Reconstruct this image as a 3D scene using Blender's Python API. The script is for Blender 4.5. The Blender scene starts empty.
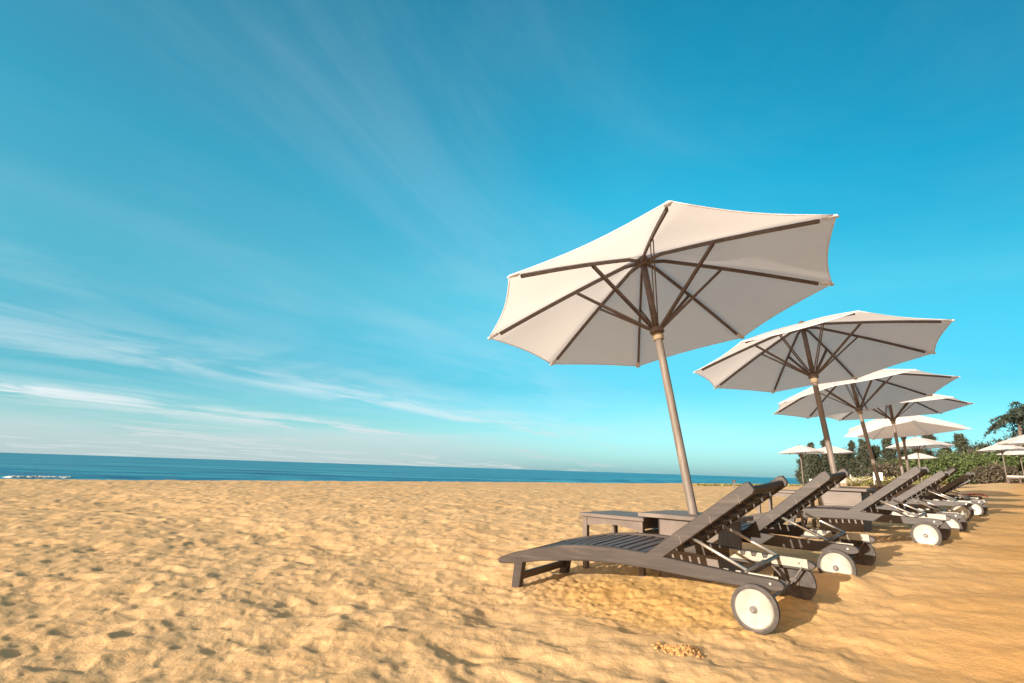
import bpy, bmesh, math, random
import numpy as np
from mathutils import Vector, Matrix, Quaternion

C = bpy.context.scene
COL = C.collection
R = math.radians

# ---------------------------------------------------------------- camera
cam_d = bpy.data.cameras.new('camera'); cam = bpy.data.objects.new('camera', cam_d); COL.objects.link(cam)
cam_d.sensor_width = 36.0; cam_d.sensor_fit = 'HORIZONTAL'
cam_d.lens = 565 * 36 / 1024.0
cam_d.clip_start = 0.05; cam_d.clip_end = 30000
_fw = Vector((0, 0.97549581, 0.22001803)); _up = Vector((-0.03245742, -0.2199021, 0.97498184)); _rt = Vector((0.99947312, -0.00714122, 0.03166208))
_m = Matrix((( _rt.x, _up.x, -_fw.x), (_rt.y, _up.y, -_fw.y), (_rt.z, _up.z, -_fw.z)))
cam.rotation_euler = _m.to_euler(); cam.location = (0, 0, 0.8)
C.camera = cam

# ---------------------------------------------------------------- light
SUN_EL = 12.0
SUN_X, SUN_Y = -0.715, -0.70
ce, se = math.cos(R(SUN_EL)), math.sin(R(SUN_EL))
tosun = Vector((SUN_X, SUN_Y, 0)).normalized() * ce + Vector((0, 0, se))
sd = bpy.data.lights.new('sun', 'SUN'); sd.energy = 5.0; sd.angle = R(0.53); sd.color = (1.0, 0.89, 0.75)
sun = bpy.data.objects.new('sun', sd); COL.objects.link(sun)
sun.rotation_euler = (-tosun).to_track_quat('-Z', 'Y').to_euler(); sun.location = tosun * 30
C.view_settings.view_transform = 'Standard'; C.view_settings.look = 'None'
C.view_settings.exposure = 1.0; C.view_settings.gamma = 1.0; C.view_settings.use_curve_mapping = False

# ---------------------------------------------------------------- world
W = bpy.data.worlds.new('World'); C.world = W; W.use_nodes = True
nt = W.node_tree; N = nt.nodes; Lk = nt.links
for n in list(N): N.remove(n)
def nn(tree, typ, **kw):
    n = tree.nodes.new(typ)
    for k, v in kw.items():
        if k.startswith('i_'): n.inputs[k[2:].replace('_', ' ')].default_value = v
        elif k.startswith('n'): n.inputs[int(k[1:])].default_value = v
        else: setattr(n, k, v)
    return n
def mathn(tree, op, a, b=None, c=None, clamp=False):
    n = tree.nodes.new('ShaderNodeMath'); n.operation = op; n.use_clamp = clamp
    for i, v in enumerate((a, b, c)):
        if v is None: continue
        if isinstance(v, (int, float)): n.inputs[i].default_value = v
        else: tree.links.new(v, n.inputs[i])
    return n.outputs[0]
def mixc(tree, fac, a, b, blend='MIX'):
    n = tree.nodes.new('ShaderNodeMix'); n.data_type = 'RGBA'; n.blend_type = blend
    for i, v in ((0, fac), (6, a), (7, b)):
        if isinstance(v, (int, float)): n.inputs[i].default_value = v
        elif isinstance(v, tuple): n.inputs[i].default_value = (*v, 1) if len(v) == 3 else v
        else: tree.links.new(v, n.inputs[i])
    return n.outputs[2]
def ramp(tree, fac, stops, interp='LINEAR'):
    n = tree.nodes.new('ShaderNodeValToRGB'); cr = n.color_ramp; cr.interpolation = interp
    while len(cr.elements) < len(stops): cr.elements.new(0.5)
    for e, (p, c) in zip(cr.elements, stops):
        e.position = p; e.color = (*c, 1) if len(c) == 3 else c
    tree.links.new(fac, n.inputs[0]); return n.outputs[0]
def maprange(tree, v, a, b, c=0.0, d=1.0, smooth=True):
    n = tree.nodes.new('ShaderNodeMapRange'); n.interpolation_type = 'SMOOTHSTEP' if smooth else 'LINEAR'
    tree.links.new(v, n.inputs[0])
    for i, x in enumerate((a, b, c, d)): n.inputs[i + 1].default_value = x
    return n.outputs[0]
def noise(tree, vec, scale, detail=4, rough=0.5, dist=0.0):
    n = tree.nodes.new('ShaderNodeTexNoise'); n.inputs['Scale'].default_value = scale
    n.inputs['Detail'].default_value = detail; n.inputs['Roughness'].default_value = rough; n.inputs['Distortion'].default_value = dist
    if vec is not None: tree.links.new(vec, n.inputs['Vector'])
    return n.outputs['Fac']
def mapping(tree, vec, loc=(0, 0, 0), rot=(0, 0, 0), scale=(1, 1, 1)):
    n = tree.nodes.new('ShaderNodeMapping'); n.inputs['Location'].default_value = loc
    n.inputs['Rotation'].default_value = rot; n.inputs['Scale'].default_value = scale
    tree.links.new(vec, n.inputs['Vector']); return n.outputs[0]

sky = N.new('ShaderNodeTexSky'); sky.sky_type = 'NISHITA'; sky.sun_disc = False
sky.sun_elevation = R(SUN_EL); sky.sun_rotation = math.atan2(SUN_X, SUN_Y) % (2 * math.pi)
sky.altitude = 0; sky.air_density = 1.0; sky.dust_density = 1.0; sky.ozone_density = 1.6
tc = N.new('ShaderNodeTexCoord'); sep = N.new('ShaderNodeSeparateXYZ'); Lk.new(tc.outputs['Generated'], sep.inputs[0])
z = mathn(nt, 'MAXIMUM', sep.outputs['Z'], 0.0)
tint = ramp(nt, z, [(0.0, (0.36, 0.80, 1.35)), (0.07, (0.33, 0.66, 0.84)), (0.14, (0.18, 0.60, 0.69)), (0.29, (0.17, 0.83, 0.79)), (0.45, (0.06, 0.90, 0.89)), (0.67, (0.008, 0.80, 0.82)), (0.9, (0.01, 0.50, 0.6))])
skyc = mixc(nt, 1.0, sky.outputs[0], tint, 'MULTIPLY')
# deeper blue away from the sun to the right
rightness = maprange(nt, sep.outputs['X'], 0.10, 0.75, 0.0, 1.0)
skyc = mixc(nt, mathn(nt, 'MULTIPLY', rightness, maprange(nt, z, 0.05, 0.5, 0.35, 1.0)), skyc, mixc(nt, 1.0, skyc, (0.28, 0.62, 0.68), 'MULTIPLY'))
# cirrus on a flat layer high above, drawn out along one wind direction
zz = mathn(nt, 'ADD', z, 0.05)
px = mathn(nt, 'DIVIDE', sep.outputs['X'], zz); py = mathn(nt, 'DIVIDE', sep.outputs['Y'], zz)
WA = R(36)
al = mathn(nt, 'ADD', mathn(nt, 'MULTIPLY', px, math.sin(WA)), mathn(nt, 'MULTIPLY', py, math.cos(WA)))
ac = mathn(nt, 'ADD', mathn(nt, 'MULTIPLY', px, -math.cos(WA)), mathn(nt, 'MULTIPLY', py, math.sin(WA)))
def lay(sa, sc, ox):
    c_ = N.new('ShaderNodeCombineXYZ'); Lk.new(mathn(nt, 'MULTIPLY', al, sa), c_.inputs[0]); Lk.new(mathn(nt, 'MULTIPLY', ac, sc), c_.inputs[1]); c_.inputs[2].default_value = ox
    return c_.outputs[0]
w0 = noise(nt, lay(0.35, 0.45, 3.0), 1.0, 5, 0.6)
w1 = noise(nt, lay(0.9, 2.2, 8.0), 1.0, 6, 0.65)
acw = mathn(nt, 'MULTIPLY', ac, mathn(nt, 'ADD', 1.0, mathn(nt, 'ADD', mathn(nt, 'MULTIPLY', mathn(nt, 'SUBTRACT', w0, 0.5), 0.10), mathn(nt, 'MULTIPLY', mathn(nt, 'SUBTRACT', w1, 0.5), 0.06))))
bd = [(-4, .10), (0.3, .02), (0.9, .05), (1.3, .06), (1.65, .04), (2.4, .15), (2.9, .11), (3.5, .10), (4.2, .22), (4.95, .46), (5.35, .05), (6.2, .02), (6.7, .25), (7.2, 1.0), (7.9, .55), (8.6, .25), (9.4, .45), (10.4, .95), (14, 1.0), (20, .85)]
dens = ramp(nt, mathn(nt, 'DIVIDE', mathn(nt, 'ADD', acw, 4.0), 24.0), [((p + 4) / 24.0, (v, v, v)) for p, v in bd])
f1 = noise(nt, lay(0.25, 0.9, 1.0), 1.0, 5, 0.52, 0.5); f2 = noise(nt, lay(0.55, 1.0, 5.0), 1.0, 6, 0.58, 0.9)
m1 = maprange(nt, f1, 0.30, 0.66, 0.45, 1.15); m2 = mathn(nt, 'MULTIPLY_ADD', maprange(nt, f2, 0.40, 0.60, -0.75, 0.35), maprange(nt, z, 0.09, 0.30, 1.0, 0.25), 0.85)
cl = mathn(nt, 'MULTIPLY', mathn(nt, 'MULTIPLY', dens, m1), m2)
# loose wisps everywhere, thin
wisp = mathn(nt, 'MULTIPLY', maprange(nt, noise(nt, lay(0.5, 0.8, 12.0), 1.0, 7, 0.6, 0.8), 0.42, 0.78), 0.12)
cl = mathn(nt, 'ADD', cl, wisp)
# soft bank lying on the horizon
bk = mathn(nt, 'MULTIPLY', maprange(nt, mathn(nt, 'ADD', z, mathn(nt, 'MULTIPLY', mathn(nt, 'SUBTRACT', noise(nt, lay(0.16, 0.10, 20.0), 1.0, 4, 0.55), 0.5), 0.10)), 0.075, 0.035), maprange(nt, sep.outputs['X'], -0.25, 0.15, 0.75, 0.25))
cl = mathn(nt, 'MAXIMUM', cl, bk)
cl = mathn(nt, 'MULTIPLY', cl, maprange(nt, sep.outputs['X'], -0.1, 0.6, 1.0, 0.40), clamp=True)
CLOUDC = mixc(nt, maprange(nt, z, 0.02, 0.11), (2.15, 2.55, 2.60), (3.0, 3.35, 3.45))
skyc2 = mixc(nt, cl, skyc, CLOUDC)
# added warm glow on the unseen sun side of the sky, filling the shadows
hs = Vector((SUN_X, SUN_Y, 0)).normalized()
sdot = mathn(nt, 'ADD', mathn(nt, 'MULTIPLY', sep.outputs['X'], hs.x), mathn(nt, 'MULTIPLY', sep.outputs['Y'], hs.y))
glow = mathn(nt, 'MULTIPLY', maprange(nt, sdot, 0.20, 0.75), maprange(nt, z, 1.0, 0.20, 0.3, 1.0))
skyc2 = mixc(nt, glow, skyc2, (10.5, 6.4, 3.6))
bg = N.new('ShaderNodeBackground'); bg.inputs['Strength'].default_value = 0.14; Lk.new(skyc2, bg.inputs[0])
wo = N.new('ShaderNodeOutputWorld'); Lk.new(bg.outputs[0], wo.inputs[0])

# ---------------------------------------------------------------- material helpers
def new_mat(name):
    m = bpy.data.materials.new(name); m.use_nodes = True
    t = m.node_tree; b = t.nodes['Principled BSDF']; return m, t, b
def objc(t):
    return t.nodes.new('ShaderNodeTexCoord').outputs['Object']
def bump(t, b, h, strength=0.5, dist=0.01):
    n = t.nodes.new('ShaderNodeBump'); n.inputs['Strength'].default_value = strength; n.inputs['Distance'].default_value = dist
    t.links.new(h, n.inputs['Height']); t.links.new(n.outputs[0], b.inputs['Normal'])
def wood(name, c1, c2, c3, scale=(3, 40, 40), rough=0.55):
    m, t, b = new_mat(name)
    v = mapping(t, objc(t), (0, 0, 0), (0, 0, 0), scale)
    n = noise(t, v, 1.0, 6, 0.6, 0.4); g = noise(t, objc(t), 5.0, 3, 0.6)
    col = ramp(t, n, [(0.3, c1), (0.55, c2), (0.8, c3)])
    col = mixc(t, mathn(t, 'MULTIPLY', g, 0.55), col, c1)
    t.links.new(col, b.inputs['Base Color']); b.inputs['Roughness'].default_value = rough
    bump(t, b, n, 0.35, 0.003); return m
M = {}
M['rail'] = wood('weathered_brown_wood', (0.020, 0.015, 0.013), (0.046, 0.035, 0.030), (0.100, 0.077, 0.065))
M['slat'] = wood('dark_slat_wood', (0.045, 0.030, 0.026), (0.085, 0.058, 0.048), (0.15, 0.105, 0.085), (40, 3, 40), 0.5)
M['darkslat'] = wood('black_slat_wood', (0.014, 0.010, 0.009), (0.026, 0.019, 0.017), (0.05, 0.038, 0.032), (40, 3, 40), 0.7)  # darkest wood tone, for the backrest slats and headrest bar
M['table'] = wood('grey_brown_table_wood', (0.085, 0.064, 0.052), (0.14, 0.11, 0.09), (0.19, 0.155, 0.13), (3, 30, 6))
M['rib'] = wood('rib_wood', (0.070, 0.048, 0.038), (0.125, 0.090, 0.074), (0.20, 0.15, 0.125), (20, 20, 20))
M['pole'] = wood('pole_wood', (0.095, 0.074, 0.060), (0.155, 0.125, 0.103), (0.235, 0.195, 0.165), (26, 26, 2.2), 0.6)
def plain(name, col, rough=0.5, metal=0.0, var=0.12, scale=12, b_=0.15):
    m, t, b = new_mat(name)
    n = noise(t, objc(t), scale, 5, 0.6)
    lo = tuple(x * (1 - 2 * var) for x in col); hi = tuple(min(1, x * (1 + var)) for x in col)
    t.links.new(ramp(t, n, [(0.3, lo), (0.7, hi)]), b.inputs['Base Color'])
    b.inputs['Roughness'].default_value = rough; b.inputs['Metallic'].default_value = metal
    bump(t, b, n, b_, 0.002); return m
M['strut'] = plain('bare_metal', (0.62, 0.57, 0.52), 0.32, 0.75)
M['iron'] = plain('dull_dark_metal', (0.13, 0.11, 0.10), 0.45, 0.5)
M['rack'] = plain('cream_plastic', (0.32, 0.305, 0.25), 0.45)
M['tyre'] = plain('dusty_rubber', (0.075, 0.065, 0.060), 0.8, 0, 0.25, 20)
M['disc'] = plain('cream_wheel_plastic', (0.35, 0.335, 0.285), 0.45, 0, 0.16, 11, 0.15)
M['wback'] = plain('brown_wheel_plastic', (0.085, 0.065, 0.052), 0.55, 0, .2, 14)
M['hubm'] = plain('grey_hub', (0.22, 0.20, 0.20), 0.35, 0.3)
M['runner'] = plain('rope_collar', (0.24, 0.18, 0.11), 0.8, 0.0)
M['white'] = plain('white_paint', (0.75, 0.74, 0.71), 0.5)
M['cushion'] = plain('pale_cushion', (0.70, 0.62, 0.52), 0.8)
M['red'] = plain('faded_red_cloth', (0.42, 0.08, 0.05), 0.8)
def fabric():
    m, t, b = new_mat('off_white_canvas')
    n = noise(t, objc(t), 2.2, 4, 0.55); w = noise(t, mapping(t, objc(t), scale=(1, 1, 1)), 260, 2, 0.5)
    col = ramp(t, n, [(0.3, (0.84, 0.84, 0.87)), (0.7, (0.87, 0.88, 0.91))])
    t.links.new(col, b.inputs['Base Color']); b.inputs['Roughness'].default_value = 0.9
    wr = noise(t, mapping(t, objc(t), scale=(1, 1, 0.6)), 7.0, 5, 0.6, 1.5)
    bump(t, b, mathn(t, 'ADD', w, mathn(t, 'MULTIPLY', wr, 9)), 0.22, 0.004)
    tr = t.nodes.new('ShaderNodeBsdfTranslucent'); t.links.new(mixc(t, 1.0, col, (0.99, 0.95, 0.91), 'MULTIPLY'), tr.inputs[0])
    mx = t.nodes.new('ShaderNodeMixShader'); mx.inputs[0].default_value = 0.50
    t.links.new(b.outputs[0], mx.inputs[1]); t.links.new(tr.outputs[0], mx.inputs[2])
    t.links.new(mx.outputs[0], t.nodes['Material Output'].inputs['Surface']); return m
M['fabric'] = fabric()
def leafm(name, a, c):
    m, t, b = new_mat(name)
    g = t.nodes.new('ShaderNodeNewGeometry')
    col = ramp(t, g.outputs['Random Per Island'], [(0.0, a), (1.0, c)])
    t.links.new(col, b.inputs['Base Color']); b.inputs['Roughness'].default_value = 0.65
    return m
M['pine'] = leafm('casuarina_needles', (0.018, 0.027, 0.014), (0.056, 0.060, 0.034))
M['bush'] = leafm('broad_green_leaves', (0.024, 0.046, 0.010), (0.085, 0.110, 0.028))
M['dry'] = leafm('dry_brown_twigs', (0.040, 0.034, 0.020), (0.085, 0.068, 0.042))
M['dune'] = leafm('dune_grass_blades', (0.10, 0.12, 0.03), (0.30, 0.24, 0.08))
M['palm'] = leafm('palm_leaflets', (0.014, 0.026, 0.018), (0.040, 0.052, 0.032))
M['trunk'] = plain('bark', (0.16, 0.12, 0.09), 0.9, 0, 0.3, 8, 0.6)

# ---------------------------------------------------------------- mesh helpers
def link(name, verts, faces, mat, parent=None, smooth=False, bevel=0.0):
    me = bpy.data.meshes.new(name); me.from_pydata([tuple(v) for v in verts], [], faces)
    bm = bmesh.new(); bm.from_mesh(me); bmesh.ops.recalc_face_normals(bm, faces=bm.faces)
    if bevel > 0:
        bmesh.ops.bevel(bm, geom=list(bm.edges), offset=bevel, segments=1, affect='EDGES', clamp_overlap=True)
    bm.to_mesh(me); bm.free(); me.materials.append(mat)
    if smooth:
        me.polygons.foreach_set('use_smooth', [True] * len(me.polygons))
    o = bpy.data.objects.new(name, me); COL.objects.link(o)
    if parent: o.parent = parent
    return o
class MB:
    def __init__(s): s.v = []; s.f = []
    def add(s, v, f):
        k = len(s.v); s.v += [tuple(p) for p in v]; s.f += [tuple(i + k for i in q) for q in f]; return s
    def prism(s, prof, y0, y1):                       # profile in x-z, extruded in y
        n = len(prof); v = [(x, y0, z) for x, z in prof] + [(x, y1, z) for x, z in prof]
        f = [tuple(range(n)), tuple(range(2 * n - 1, n - 1, -1))] + [(i, (i + 1) % n, n + (i + 1) % n, n + i) for i in range(n)]
        return s.add(v, f)
    def box(s, x0, x1, y0, y1, z0, z1): return s.prism([(x0, z0), (x1, z0), (x1, z1), (x0, z1)], y0, y1)
    def tube(s, pts, rad, n=10, cap=True):
        pts = [Vector(p) for p in pts]; rads = rad if isinstance(rad, (list, tuple)) else [rad] * len(pts)
        v = []; f = []
        for i, p in enumerate(pts):
            d = (pts[min(i + 1, len(pts) - 1)] - pts[max(i - 1, 0)]).normalized()
            a = d.orthogonal().normalized() if i == 0 else (a - d * a.dot(d)).normalized()
            b = d.cross(a)
            for k in range(n):
                t = 2 * math.pi * k / n; v.append(p + (a * math.cos(t) + b * math.sin(t)) * rads[i])
        for i in range(len(pts) - 1):
            for k in range(n):
                f.append((i * n + k, i * n + (k + 1) % n, (i + 1) * n + (k + 1) % n, (i + 1) * n + k))
        if cap: f += [tuple(range(n)), tuple(range(len(pts) * n - 1, len(pts) * n - n - 1, -1))]
        return s.add(v, f)
    def bar(s, p, q, w, h, up=(0, 0, 1)):             # rectangular bar from p to q
        p = Vector(p); q = Vector(q); d = (q - p).normalized(); a = d.cross(Vector(up)).normalized(); b = a.cross(d)
        v = []
        for e in (p, q):
            for sx, sy in ((-1, -1), (1, -1), (1, 1), (-1, 1)): v.append(e + a * sx * w / 2 + b * sy * h / 2)
        return s.add(v, [(0, 1, 2, 3), (7, 6, 5, 4), (0, 1, 5, 4), (1, 2, 6, 5), (2, 3, 7, 6), (3, 0, 4, 7)])
    def lathe_y(s, prof, cx, cz, n=40):               # profile (y, r), turned about a y-parallel axis
        v = []; f = []
        for y, r in prof:
            for k in range(n):
                t = 2 * math.pi * k / n; v.append((cx + r * math.cos(t), y, cz + r * math.sin(t)))
        m = len(prof)
        for i in range(m - 1):
            for k in range(n): f.append((i * n + k, i * n + (k + 1) % n, (i + 1) * n + (k + 1) % n, (i + 1) * n + k))
        f += [tuple(range(n)), tuple(range(m * n - 1, m * n - n - 1, -1))]
        return s.add(v, f)
    def obj(s, name, mat, parent=None, smooth=False, bevel=0.0): return link(name, s.v, s.f, mat, parent, smooth, bevel)
def smooth_by_angle(o, deg=35):
    me = o.data; me.polygons.foreach_set('use_smooth', [True] * len(me.polygons))
    bm = bmesh.new(); bm.from_mesh(me)
    for e in bm.edges:
        if len(e.link_faces) == 2 and e.calc_face_angle(0) > R(deg): e.smooth = False
    bm.to_mesh(me); bm.free(); return o
def tag(o, label=None, cat=None, group=None, kind=None):
    if label: o['label'] = label
    if cat: o['category'] = cat
    if group: o['group'] = group
    if kind: o['kind'] = kind
    return o
def thing(name, label, cat, group=None, mat=None):
    o = bpy.data.objects.new(name, None); COL.objects.link(o); o.empty_display_size = 0.2
    if mat is not None: o.matrix_world = mat
    return tag(o, label, cat, group)
def kids(o): return [x for x in bpy.data.objects if x.parent == o]
def copy_tree(o, mat, label, group=None):
    c = o.copy(); COL.objects.link(c); c.matrix_world = mat; c['label'] = label
    if group: c['group'] = group
    for ch in kids(o):
        d = ch.copy(); COL.objects.link(d); d.parent = c
        for g in kids(ch):
            e = g.copy(); COL.objects.link(e); e.parent = d
    return c

# ---------------------------------------------------------------- ground
FOOT = np.array([0.0759, 4.1774]); Uv = np.array([0.7428, -0.6695]); Vv = np.array([0.6695, 0.7428])
def uv_of(x, y): return (x - FOOT[0]) * Uv[0] + (y - FOOT[1]) * Uv[1], (x - FOOT[0]) * Vv[0] + (y - FOOT[1]) * Vv[1]
def xy_of(u, v): return FOOT[0] + u * Uv[0] + v * Vv[0], FOOT[1] + u * Uv[1] + v * Vv[1]
def sst(x, a, b):
    t = np.clip((x - a) / (b - a), 0, 1); return t * t * (3 - 2 * t)
def base_h(x, y):
    x = np.asarray(x, float); y = np.asarray(y, float)
    u, v = uv_of(x, y); vp = np.maximum(v, 0)
    e = 1 - np.exp(-vp / 2.5)
    h = 0.19 * e + sst(u, -0.2, 1.75) * (0.04 + 0.075 * e)
    h = h * (1 - sst(-u, 8, 18))
    h = h + 0.62 * sst(v, 11, 42) * sst(u, -12, 3)
    d = -u
    h = h - np.maximum(d - 19.5, 0) * 0.075 * sst(d, 19.5, 23)
    h = h + 0.05 * np.exp(-((d - 18.8) / 1.6) ** 2)
    return np.maximum(h, -3.5)
def hsh(ix, iy, k):
    n = (ix.astype(np.int64) * 73856093) ^ (iy.astype(np.int64) * 19349663) ^ (k * 83492791)
    n = (n ^ (n >> 13)) * 1274126177 & 0x7fffffff
    n = (n ^ (n >> 16)) * 668265263 & 0x7fffffff
    return ((n ^ (n >> 15)) & 0xffffff) / float(0xffffff)
def vnoise(x, y, k=0):
    ix = np.floor(x); iy = np.floor(y); fx = x - ix; fy = y - iy
    fx = fx * fx * fx * (fx * (fx * 6 - 15) + 10); fy = fy * fy * fy * (fy * (fy * 6 - 15) + 10)
    a = hsh(ix, iy, k); b = hsh(ix + 1, iy, k); c = hsh(ix, iy + 1, k); d = hsh(ix + 1, iy + 1, k)
    return (a * (1 - fx) + b * fx) * (1 - fy) + (c * (1 - fx) + d * fx) * fy - 0.5
def dents(x, y, cell, rad, k, prob):
    out = np.zeros_like(x); cx = np.floor(x / cell); cy = np.floor(y / cell)
    for dx in (-1, 0, 1):
        for dy in (-1, 0, 1):
            ix = cx + dx; iy = cy + dy
            a = hsh(ix, iy, k) * math.pi * 2; rr = rad * (0.6 + 0.8 * hsh(ix, iy, k + 1))
            qx = (ix + hsh(ix, iy, k + 2)) * cell; qy = (iy + hsh(ix, iy, k + 3)) * cell
            ex = x - qx; ey = y - qy
            p = (ex * np.cos(a) + ey * np.sin(a)) / (rr * 1.45); q = (-ex * np.sin(a) + ey * np.cos(a)) / rr
            d2 = p * p + q * q
            on = (hsh(ix, iy, k + 4) < prob) * (0.45 + 0.75 * hsh(ix, iy, k + 5))
            out += on * (-np.exp(-d2 ** 1.35) + 0.42 * np.exp(-((np.sqrt(d2) - 1.35) / 0.34) ** 2) * (0.6 + 0.5 * q / (np.sqrt(d2) + .1)))
    return out
DUG = [(0.9, 0.35, 1.0, 0.55), (0.45, 0.2, 0.6, 0.3)]
def sand_h(x, y):
    x = np.asarray(x, float); y = np.asarray(y, float)
    h = base_h(x, y); u, v = uv_of(x, y)
    wx = x + 0.10 * vnoise(x * 2.1, y * 2.1, 71); wy = y + 0.10 * vnoise(x * 2.1, y * 2.1, 72)
    calm = sst(u, 1.75, 3.0) * sst(v, -3.2, -1.6)                     # smoother wind-swept sand on the inland side
    r = np.hypot(x, y); fade = 1 - sst(r, 30, 90)
    dd = 0.0145 * dents(wx, wy, 0.40, 0.110, 11, 0.75) + 0.0105 * dents(wx + 5, wy + 9, 0.25, 0.070, 31, 0.85) + 0.0055 * dents(wx + 3, wy + 1, 0.12, 0.032, 51, 0.7)
    nn_ = 0.034 * vnoise(wx * 1.7, wy * 1.7, 1) + 0.024 * vnoise(wx * 4.1, wy * 4.1, 2) + 0.012 * vnoise(x * 11, y * 11, 3) + 0.0045 * vnoise(x * 27, y * 27, 4) + 0.0035 * dents(wx, wy, 0.055, 0.016, 61, 0.5)
    # long low ripples on the calm side, running across the wind
    s = u * 0.9 + v * 0.45; tt = -u * 0.45 + v * 0.9
    rip = 0.055 * vnoise(s * 0.75, tt * 2.6, 5) + 0.022 * vnoise(s * 2.2, tt * 6.5, 6) + 0.007 * vnoise(x * 14, y * 14, 7) + 0.010 * dents(wx, wy, 0.6, 0.09, 91, 0.35)
    near_l = sst(u, -0.35, 0.05) * sst(-u, -1.95, -1.7) * sst(v, -0.5, -0.1) * (1 - sst(v, 18, 20))
    amp = (1 - 0.45 * near_l) * fade * 0.82
    h = h + amp * ((1 - calm) * (dd + nn_) + calm * rip)
    h = h + 0.012 * near_l * (vnoise(x * 17, y * 17, 8) + vnoise(x * 40, y * 40, 9)) 
    for (mu, mv, ma, ms) in ((1.73, 1.22, .045, .14), (1.95, 3.30, .03, .16), (1.98, 4.70, .04, .2), (1.60, .62, .03, .12), (1.5, -.18, .02, .12)):
        h = h + ma * np.exp(-((u - mu) ** 2 + (v - mv) ** 2) / (2 * ms * ms))
    h = h + 0.35 * vnoise(x / 9.0, y / 9.0, 21) * sst(r, 12, 60) * sst(-u, 14, 19) * 0.35
    return h
def make_ground():
    az = [-57 + 0.135 * i for i in range(int(114 / 0.135) + 1)]
    az += list(np.linspace(az[-1], 303, 130)[1:-1])
    az = np.radians(np.array(az)); na = len(az)
    rs = [0.35]
    while rs[-1] < 55: rs.append(rs[-1] * 1.0068 if rs[-1] > 1.0 else rs[-1] * 1.03)
    while rs[-1] < 5000: rs.append(rs[-1] * 1.07)
    rs = np.array(rs); nr = len(rs)
    RR, AA = np.meshgrid(rs, az, indexing='ij')
    X = RR * np.sin(AA); Y = RR * np.cos(AA)
    Z = sand_h(X.ravel(), Y.ravel())
    co = np.empty((nr * na + 1, 3)); co[:-1, 0] = X.ravel(); co[:-1, 1] = Y.ravel(); co[:-1, 2] = Z
    co[-1] = (0, 0, float(sand_h(np.array([0.]), np.array([0.]))[0]))
    i = np.arange(nr - 1)[:, None] * na; j = np.arange(na)[None, :]; j2 = (j + 1) % na
    q = np.stack([i + j, i + na + j, i + na + j2, i + j2], -1).reshape(-1, 4)
    jj = np.arange(na); tri = np.stack([np.full(na, nr * na), jj, (jj + 1) % na], -1)
    me = bpy.data.meshes.new('sand')
    me.vertices.add(len(co)); me.vertices.foreach_set('co', co.ravel())
    loops = np.concatenate([q.ravel()[:0], q.ravel(), tri.ravel()])
    me.loops.add(len(loops)); me.loops.foreach_set('vertex_index', loops.astype(np.int32))
    nq = len(q); me.polygons.add(nq + na)
    st = np.concatenate([np.arange(nq) * 4, nq * 4 + np.arange(na) * 3]); me.polygons.foreach_set('loop_start', st.astype(np.int32))
    me.update(calc_edges=True); me.validate()
    me.polygons.foreach_set('use_smooth', [True] * len(me.polygons))
    return me
def sand_mat():
    m, t, b = new_mat('golden_sand')
    p = objc(t)
    n1 = noise(t, p, 0.8, 5, 0.6); n2 = noise(t, p, 9.0, 6, 0.65); n3 = noise(t, p, 420.0, 3, 0.7); n4 = noise(t, p, 60, 4, 0.7)
    col = ramp(t, n1, [(0.3, (0.62, 0.400, 0.190)), (0.7, (0.68, 0.460, 0.240))])
    col = mixc(t, mathn(t, 'MULTIPLY', maprange(t, n2, 0.45, 0.75), 0.35), col, (0.55, 0.30, 0.11))
    col = mixc(t, mathn(t, 'MULTIPLY', maprange(t, n3, 0.40, 0.72), 0.20), col, (0.42, 0.23, 0.09))
    # freshly dug, damper orange sand round the first lounger, and a deeper orange tone inland of the row
    vm = t.nodes.new('ShaderNodeVectorMath'); vm.operation = 'DISTANCE'
    sx = mapping(t, p, (0, 0, 0), (0, 0, 0), (1, 1, 0)); t.links.new(sx, vm.inputs[0])
    cx_, cy_ = xy_of(1.0, 0.45); vm.inputs[1].default_value = (cx_, cy_, 0)
    dm = mathn(t, 'ADD', vm.outputs['Value'], mathn(t, 'MULTIPLY', mathn(t, 'SUBTRACT', n2, 0.5), 0.9))
    dug = maprange(t, dm, 1.05, 0.55)
    col = mixc(t, mathn(t, 'MULTIPLY', dug, 0.5), col, (0.66, 0.38, 0.10))
    vm2 = t.nodes.new('ShaderNodeVectorMath'); vm2.operation = 'DOT_PRODUCT'; t.links.new(p, vm2.inputs[0]); vm2.inputs[1].default_value = (Uv[0], Uv[1], 0)
    uu = mathn(t, 'SUBTRACT', vm2.outputs['Value'], float(FOOT @ Uv))
    inl = maprange(t, mathn(t, 'ADD', uu, mathn(t, 'MULTIPLY', mathn(t, 'SUBTRACT', n1, 0.5), 2.0)), 1.4, 3.2)
    col = mixc(t, mathn(t, 'MULTIPLY', inl, 0.85), col, (0.54, 0.275, 0.070))
    # wet sand beyond the crest
    wet = maprange(t, uu, -21.5, -24)
    col = mixc(t, mathn(t, 'MULTIPLY', wet, 0.6), col, (0.25, 0.14, 0.07))
    t.links.new(col, b.inputs['Base Color']); b.inputs['Roughness'].default_value = 0.95; b.inputs['Specular IOR Level'].default_value = 0.12
    hgt = mathn(t, 'ADD', mathn(t, 'MULTIPLY', n4, 1.0), mathn(t, 'ADD', mathn(t, 'MULTIPLY', n3, 0.30), mathn(t, 'MULTIPLY', n2, 2.5)))
    bump(t, b, hgt, 0.5, 0.010)
    return m
M['sand'] = sand_mat()
me = make_ground(); me.materials.append(M['sand'])
sand = bpy.data.objects.new('sand', me); COL.objects.link(sand); tag(sand, kind='structure')

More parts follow.
